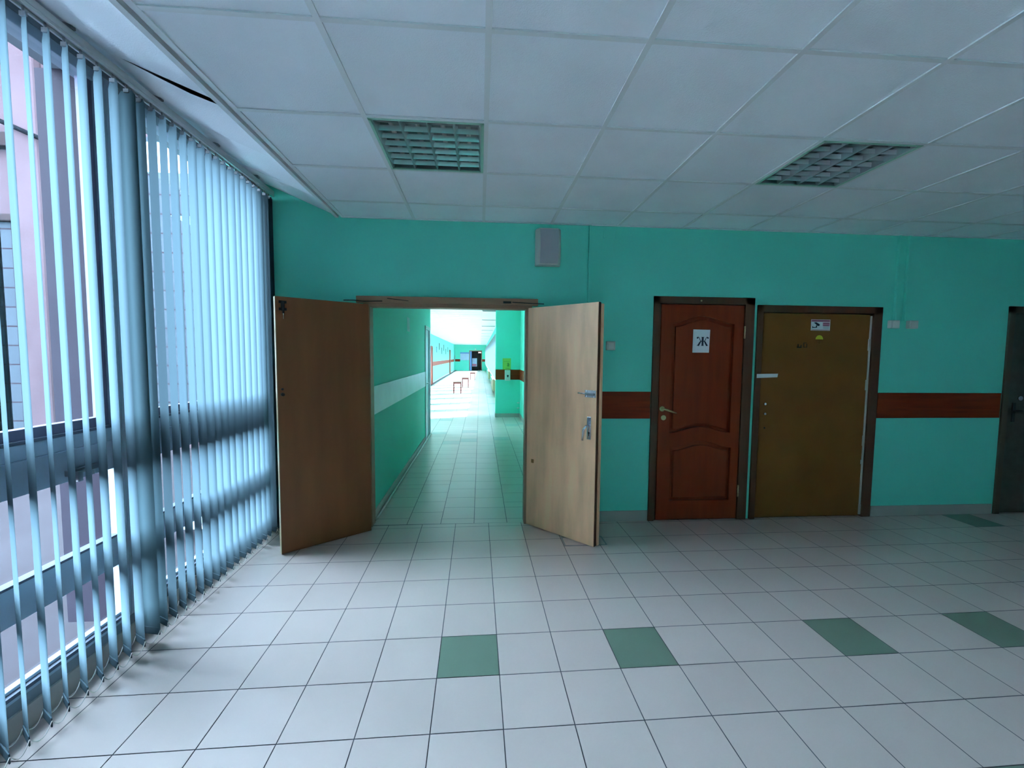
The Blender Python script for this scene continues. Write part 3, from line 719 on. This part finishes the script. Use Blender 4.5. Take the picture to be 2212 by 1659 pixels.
# hangings on the far left wall
pics = [(26.2, 1.75, 2.08), (27.8, 1.92, 2.35), (29.6, 1.66, 2.10), (31.2, 1.90, 2.34), (33.0, 1.66, 2.08), (35.0, 1.84, 2.24)]
names = ['nearest and lowest hung', 'second and higher hung', 'third, hung low', 'fourth, hung high', 'fifth, hung low', 'farthest']
for (y, z0, z1), nm in zip(pics, names):
    p = thing('wall_picture', nm + ' of the narrow dark pictures on the sunny corridor wall', 'picture', (-2.65, y, z0), group='pictures on the far corridor wall')
    obj('frame', B((0, .018, -.19, .19, 0, z1 - z0)), 'picture', p, bevel=.002)
    obj('print', B((.018, .020, -.16, .16, .03, z1 - z0 - .03)), 'blue_print' if y < 27 else 'picture', p)
ex = thing('fire_extinguisher_sign', 'tiny red and white sign at the far end of the brown band', 'sign', (-2.60, 43.6, .95))
obj('sign_plate', B((0, .02, -.2, .2, 0, .30)), 'paper', ex); obj('symbol', B((.02, .024, -.2, .2, .30, .62)), 'pink', ex)
# notice board at the end
nb = thing('notice_board', 'pale blue notice board with blue header left of the far door', 'notice board', (-1.62, YE - .002, 0))
obj('board', B((-.48, .45, -.03, 0, 1.10, 1.78)), 'pale_blue', nb); obj('header', B((-.48, .45, -.034, 0, 1.78, 1.92)), 'blue_print', nb)
# end door
d8 = struct_empty('door_8', (0, YE, 0), label='open dark doorway at the far end of the corridor')
obj('door_frame', B((-1.16, -1.09, -.03, .15, 0, 2.10), (.12, .19, -.03, .15, 0, 2.10), (-1.16, .19, -.03, .15, 2.05, 2.12)), 'frame_wood', d8)
l8 = obj('door_leaf', B((-1.08, -.90, -.02, .02, 0, 2.04)), 'blue_print', d8); l8['label'] = 'narrow pale blue leaf'
obj('glazed_leaf', B((-.88, -.28, .5, .54, 0, 2.04), (-.28, -.22, .48, .56, 0, 2.04)), 'dark', d8)
obj('lower_panel', B((-.86, -.34, .47, .5, .42, 1.30)), 'pale_blue', d8)
obj('notice', B((-.86, -.40, .465, .47, .46, .70)), 'pink', d8)
lt = tag(obj('exit_lamp', B((-.20, .10, YE + .9, YE + .95, 1.86, 1.98)), 'lamp_glow'), 'glowing white and pink lamp inside the far dark doorway', 'lamp')
wl = thing('wall_lamp', 'tiny white lamp above the far door', 'lamp', (-.5, YE, 2.20)); obj('shade', B((-.06, .06, -.06, 0, 0, .12)), 'plastic', wl, bevel=.01)

# poster and dispenser on the pier, little hooks
po = thing('poster', 'lime green poster with dark print on the corridor pier', 'poster', (.665, 10.600, 1.348))
obj('sheet', B((-.103, .103, -.002, 0, -.145, .14)), 'lime', po)
bm = B((-.08, .07, -.003, -.002, .06, .066), (-.02, .06, -.003, -.002, -.125, -.12), (-.03, .06, -.003, -.002, -.105, -.10))
prism(bm, [(.0, -.06), (.06, -.07), (.066, -.02), (.05, .02), (.03, .03), (.012, .01), (.02, -.02)], -.003, -.002); obj('print', bm, 'limed', po)
di = thing('soap_dispenser', 'white wall dispenser with a dark drop window on the corridor pier', 'dispenser', (.682, 10.592, 1.068))
obj('body', B((-.068, .068, -.10, 0, -.135, .128)), 'plastic', di, bevel=.012)
bm = bmesh.new(); prism(bm, [(.004 + .024 * math.cos(t * PI / 8), -.014 + .024 * math.sin(t * PI / 8)) for t in range(-1, 10)] + [(.004, -.062)], -.102, -.098); obj('drop_window', bm, 'black', di)
for z, lab in ((.36, 'upper small white pipe clip by the pier corner'), (.23, 'lower small white pipe clip by the pier corner')):
    tag(obj('pipe_clip', B((.93, .99, 10.55, 10.6, z, z + .018)), 'plastic'), lab, 'clip')

# stools
def stool(loc, rz, lab, group='low red framed stools in the sunny corridor'):
    t = thing('stool', lab, 'stool', loc, rz, group)
    obj('seat', B((-.17, .17, -.17, .17, .445, .475)), 'seat', t, bevel=.006)
    obj('seat_frame', B((-.155, .155, -.155, -.135, .405, .445), (-.155, .155, .135, .155, .405, .445), (-.155, -.135, -.155, .155, .405, .445), (.135, .155, -.155, .155, .405, .445)), 'stool_red', t)
    for sx in (-1, 1):
        for sy in (-1, 1):
            obj('leg', B((sx * .145 - .015, sx * .145 + .015, sy * .145 - .015, sy * .145 + .015, 0, .41)), 'stool_red', t)
    return t
s0 = stool((-.93, 17.5, 0), .0, 'nearest red framed stool standing in the sunlit corridor')
dup(s0, (-.72, 20.9, 0), 0, label='second red framed stool just behind the nearest one')
dup(s0, (-.48, 27.5, 0), 0, label='farthest red framed stool in front of the far doorway')

# corridor windows with white frames and bunched white blinds, tan radiator panels below
wk = NWIN
r0 = None
for q, (y0, y1, z0, z1) in enumerate(holes):
    if r0 is None:
        r0 = struct_empty('window_%d' % wk, (.70, y0, 0)); w = y1 - y0
        obj('frame', B((0, .05, 0, .06, z0, z1), (0, .05, w - .06, w, z0, z1), (0, .05, 0, w, z0, z0 + .06), (0, .05, 0, w, z1 - .06, z1), (0, .05, w / 2 - .03, w / 2 + .03, z0, z1)), 'paper', r0)
        obj('pane', B((.022, .028, .05, w - .05, z0 + .05, z1 - .05)), 'glass', r0)
        obj('sill', B((-.12, 0, 0, w, z0 - .03, z0)), 'paper', r0)
    else:
        c = dup(r0, (.70, y0, 0)); c.name = 'window_%d' % (wk + q)
bm = bmesh.new()
for k in range(27):
    y = .06 + k * .042; a = [bm.verts.new(p) for p in ((-.05, y, .74), (.035, y + .03, .74), (.035, y + .03, 2.30), (-.05, y, 2.30))]; bm.faces.new(a)
blind0 = None
for q, (y0, y1, z0, z1) in enumerate(holes):
    if blind0 is None:
        blind0 = obj('corridor_blind', bm, 'white_slat', loc=(.56, y0, 0)); tag(blind0, 'bunched white vertical blind, nearest on the corridor windows', 'blind', 'bunched white blinds on the corridor windows'); bl0 = blind0
    else:
        c = blind0.copy(); COL.objects.link(c); c.location = (.56, y0, 0); c['label'] = 'bunched white vertical blind further along the corridor windows'
rc = thing('radiator_cover', 'nearer tan panel under the corridor windows', 'radiator cover', (.625, 18.4, 0))
obj('panel', B((-.11, 0, -1.2, 1.2, .12, .60)), 'radiator', rc, bevel=.005); obj('top', B((-.13, 0, -1.22, 1.22, .60, .625)), 'paper', rc)
dup(rc, (.625, 27.5, 0), label='farther tan panel under the corridor windows')
# ground beyond the corridor windows
struct('trim_11', B((.81, 40, -10, 70, -.5, -.3)), 'ground', label='pale ground beyond the corridor windows')
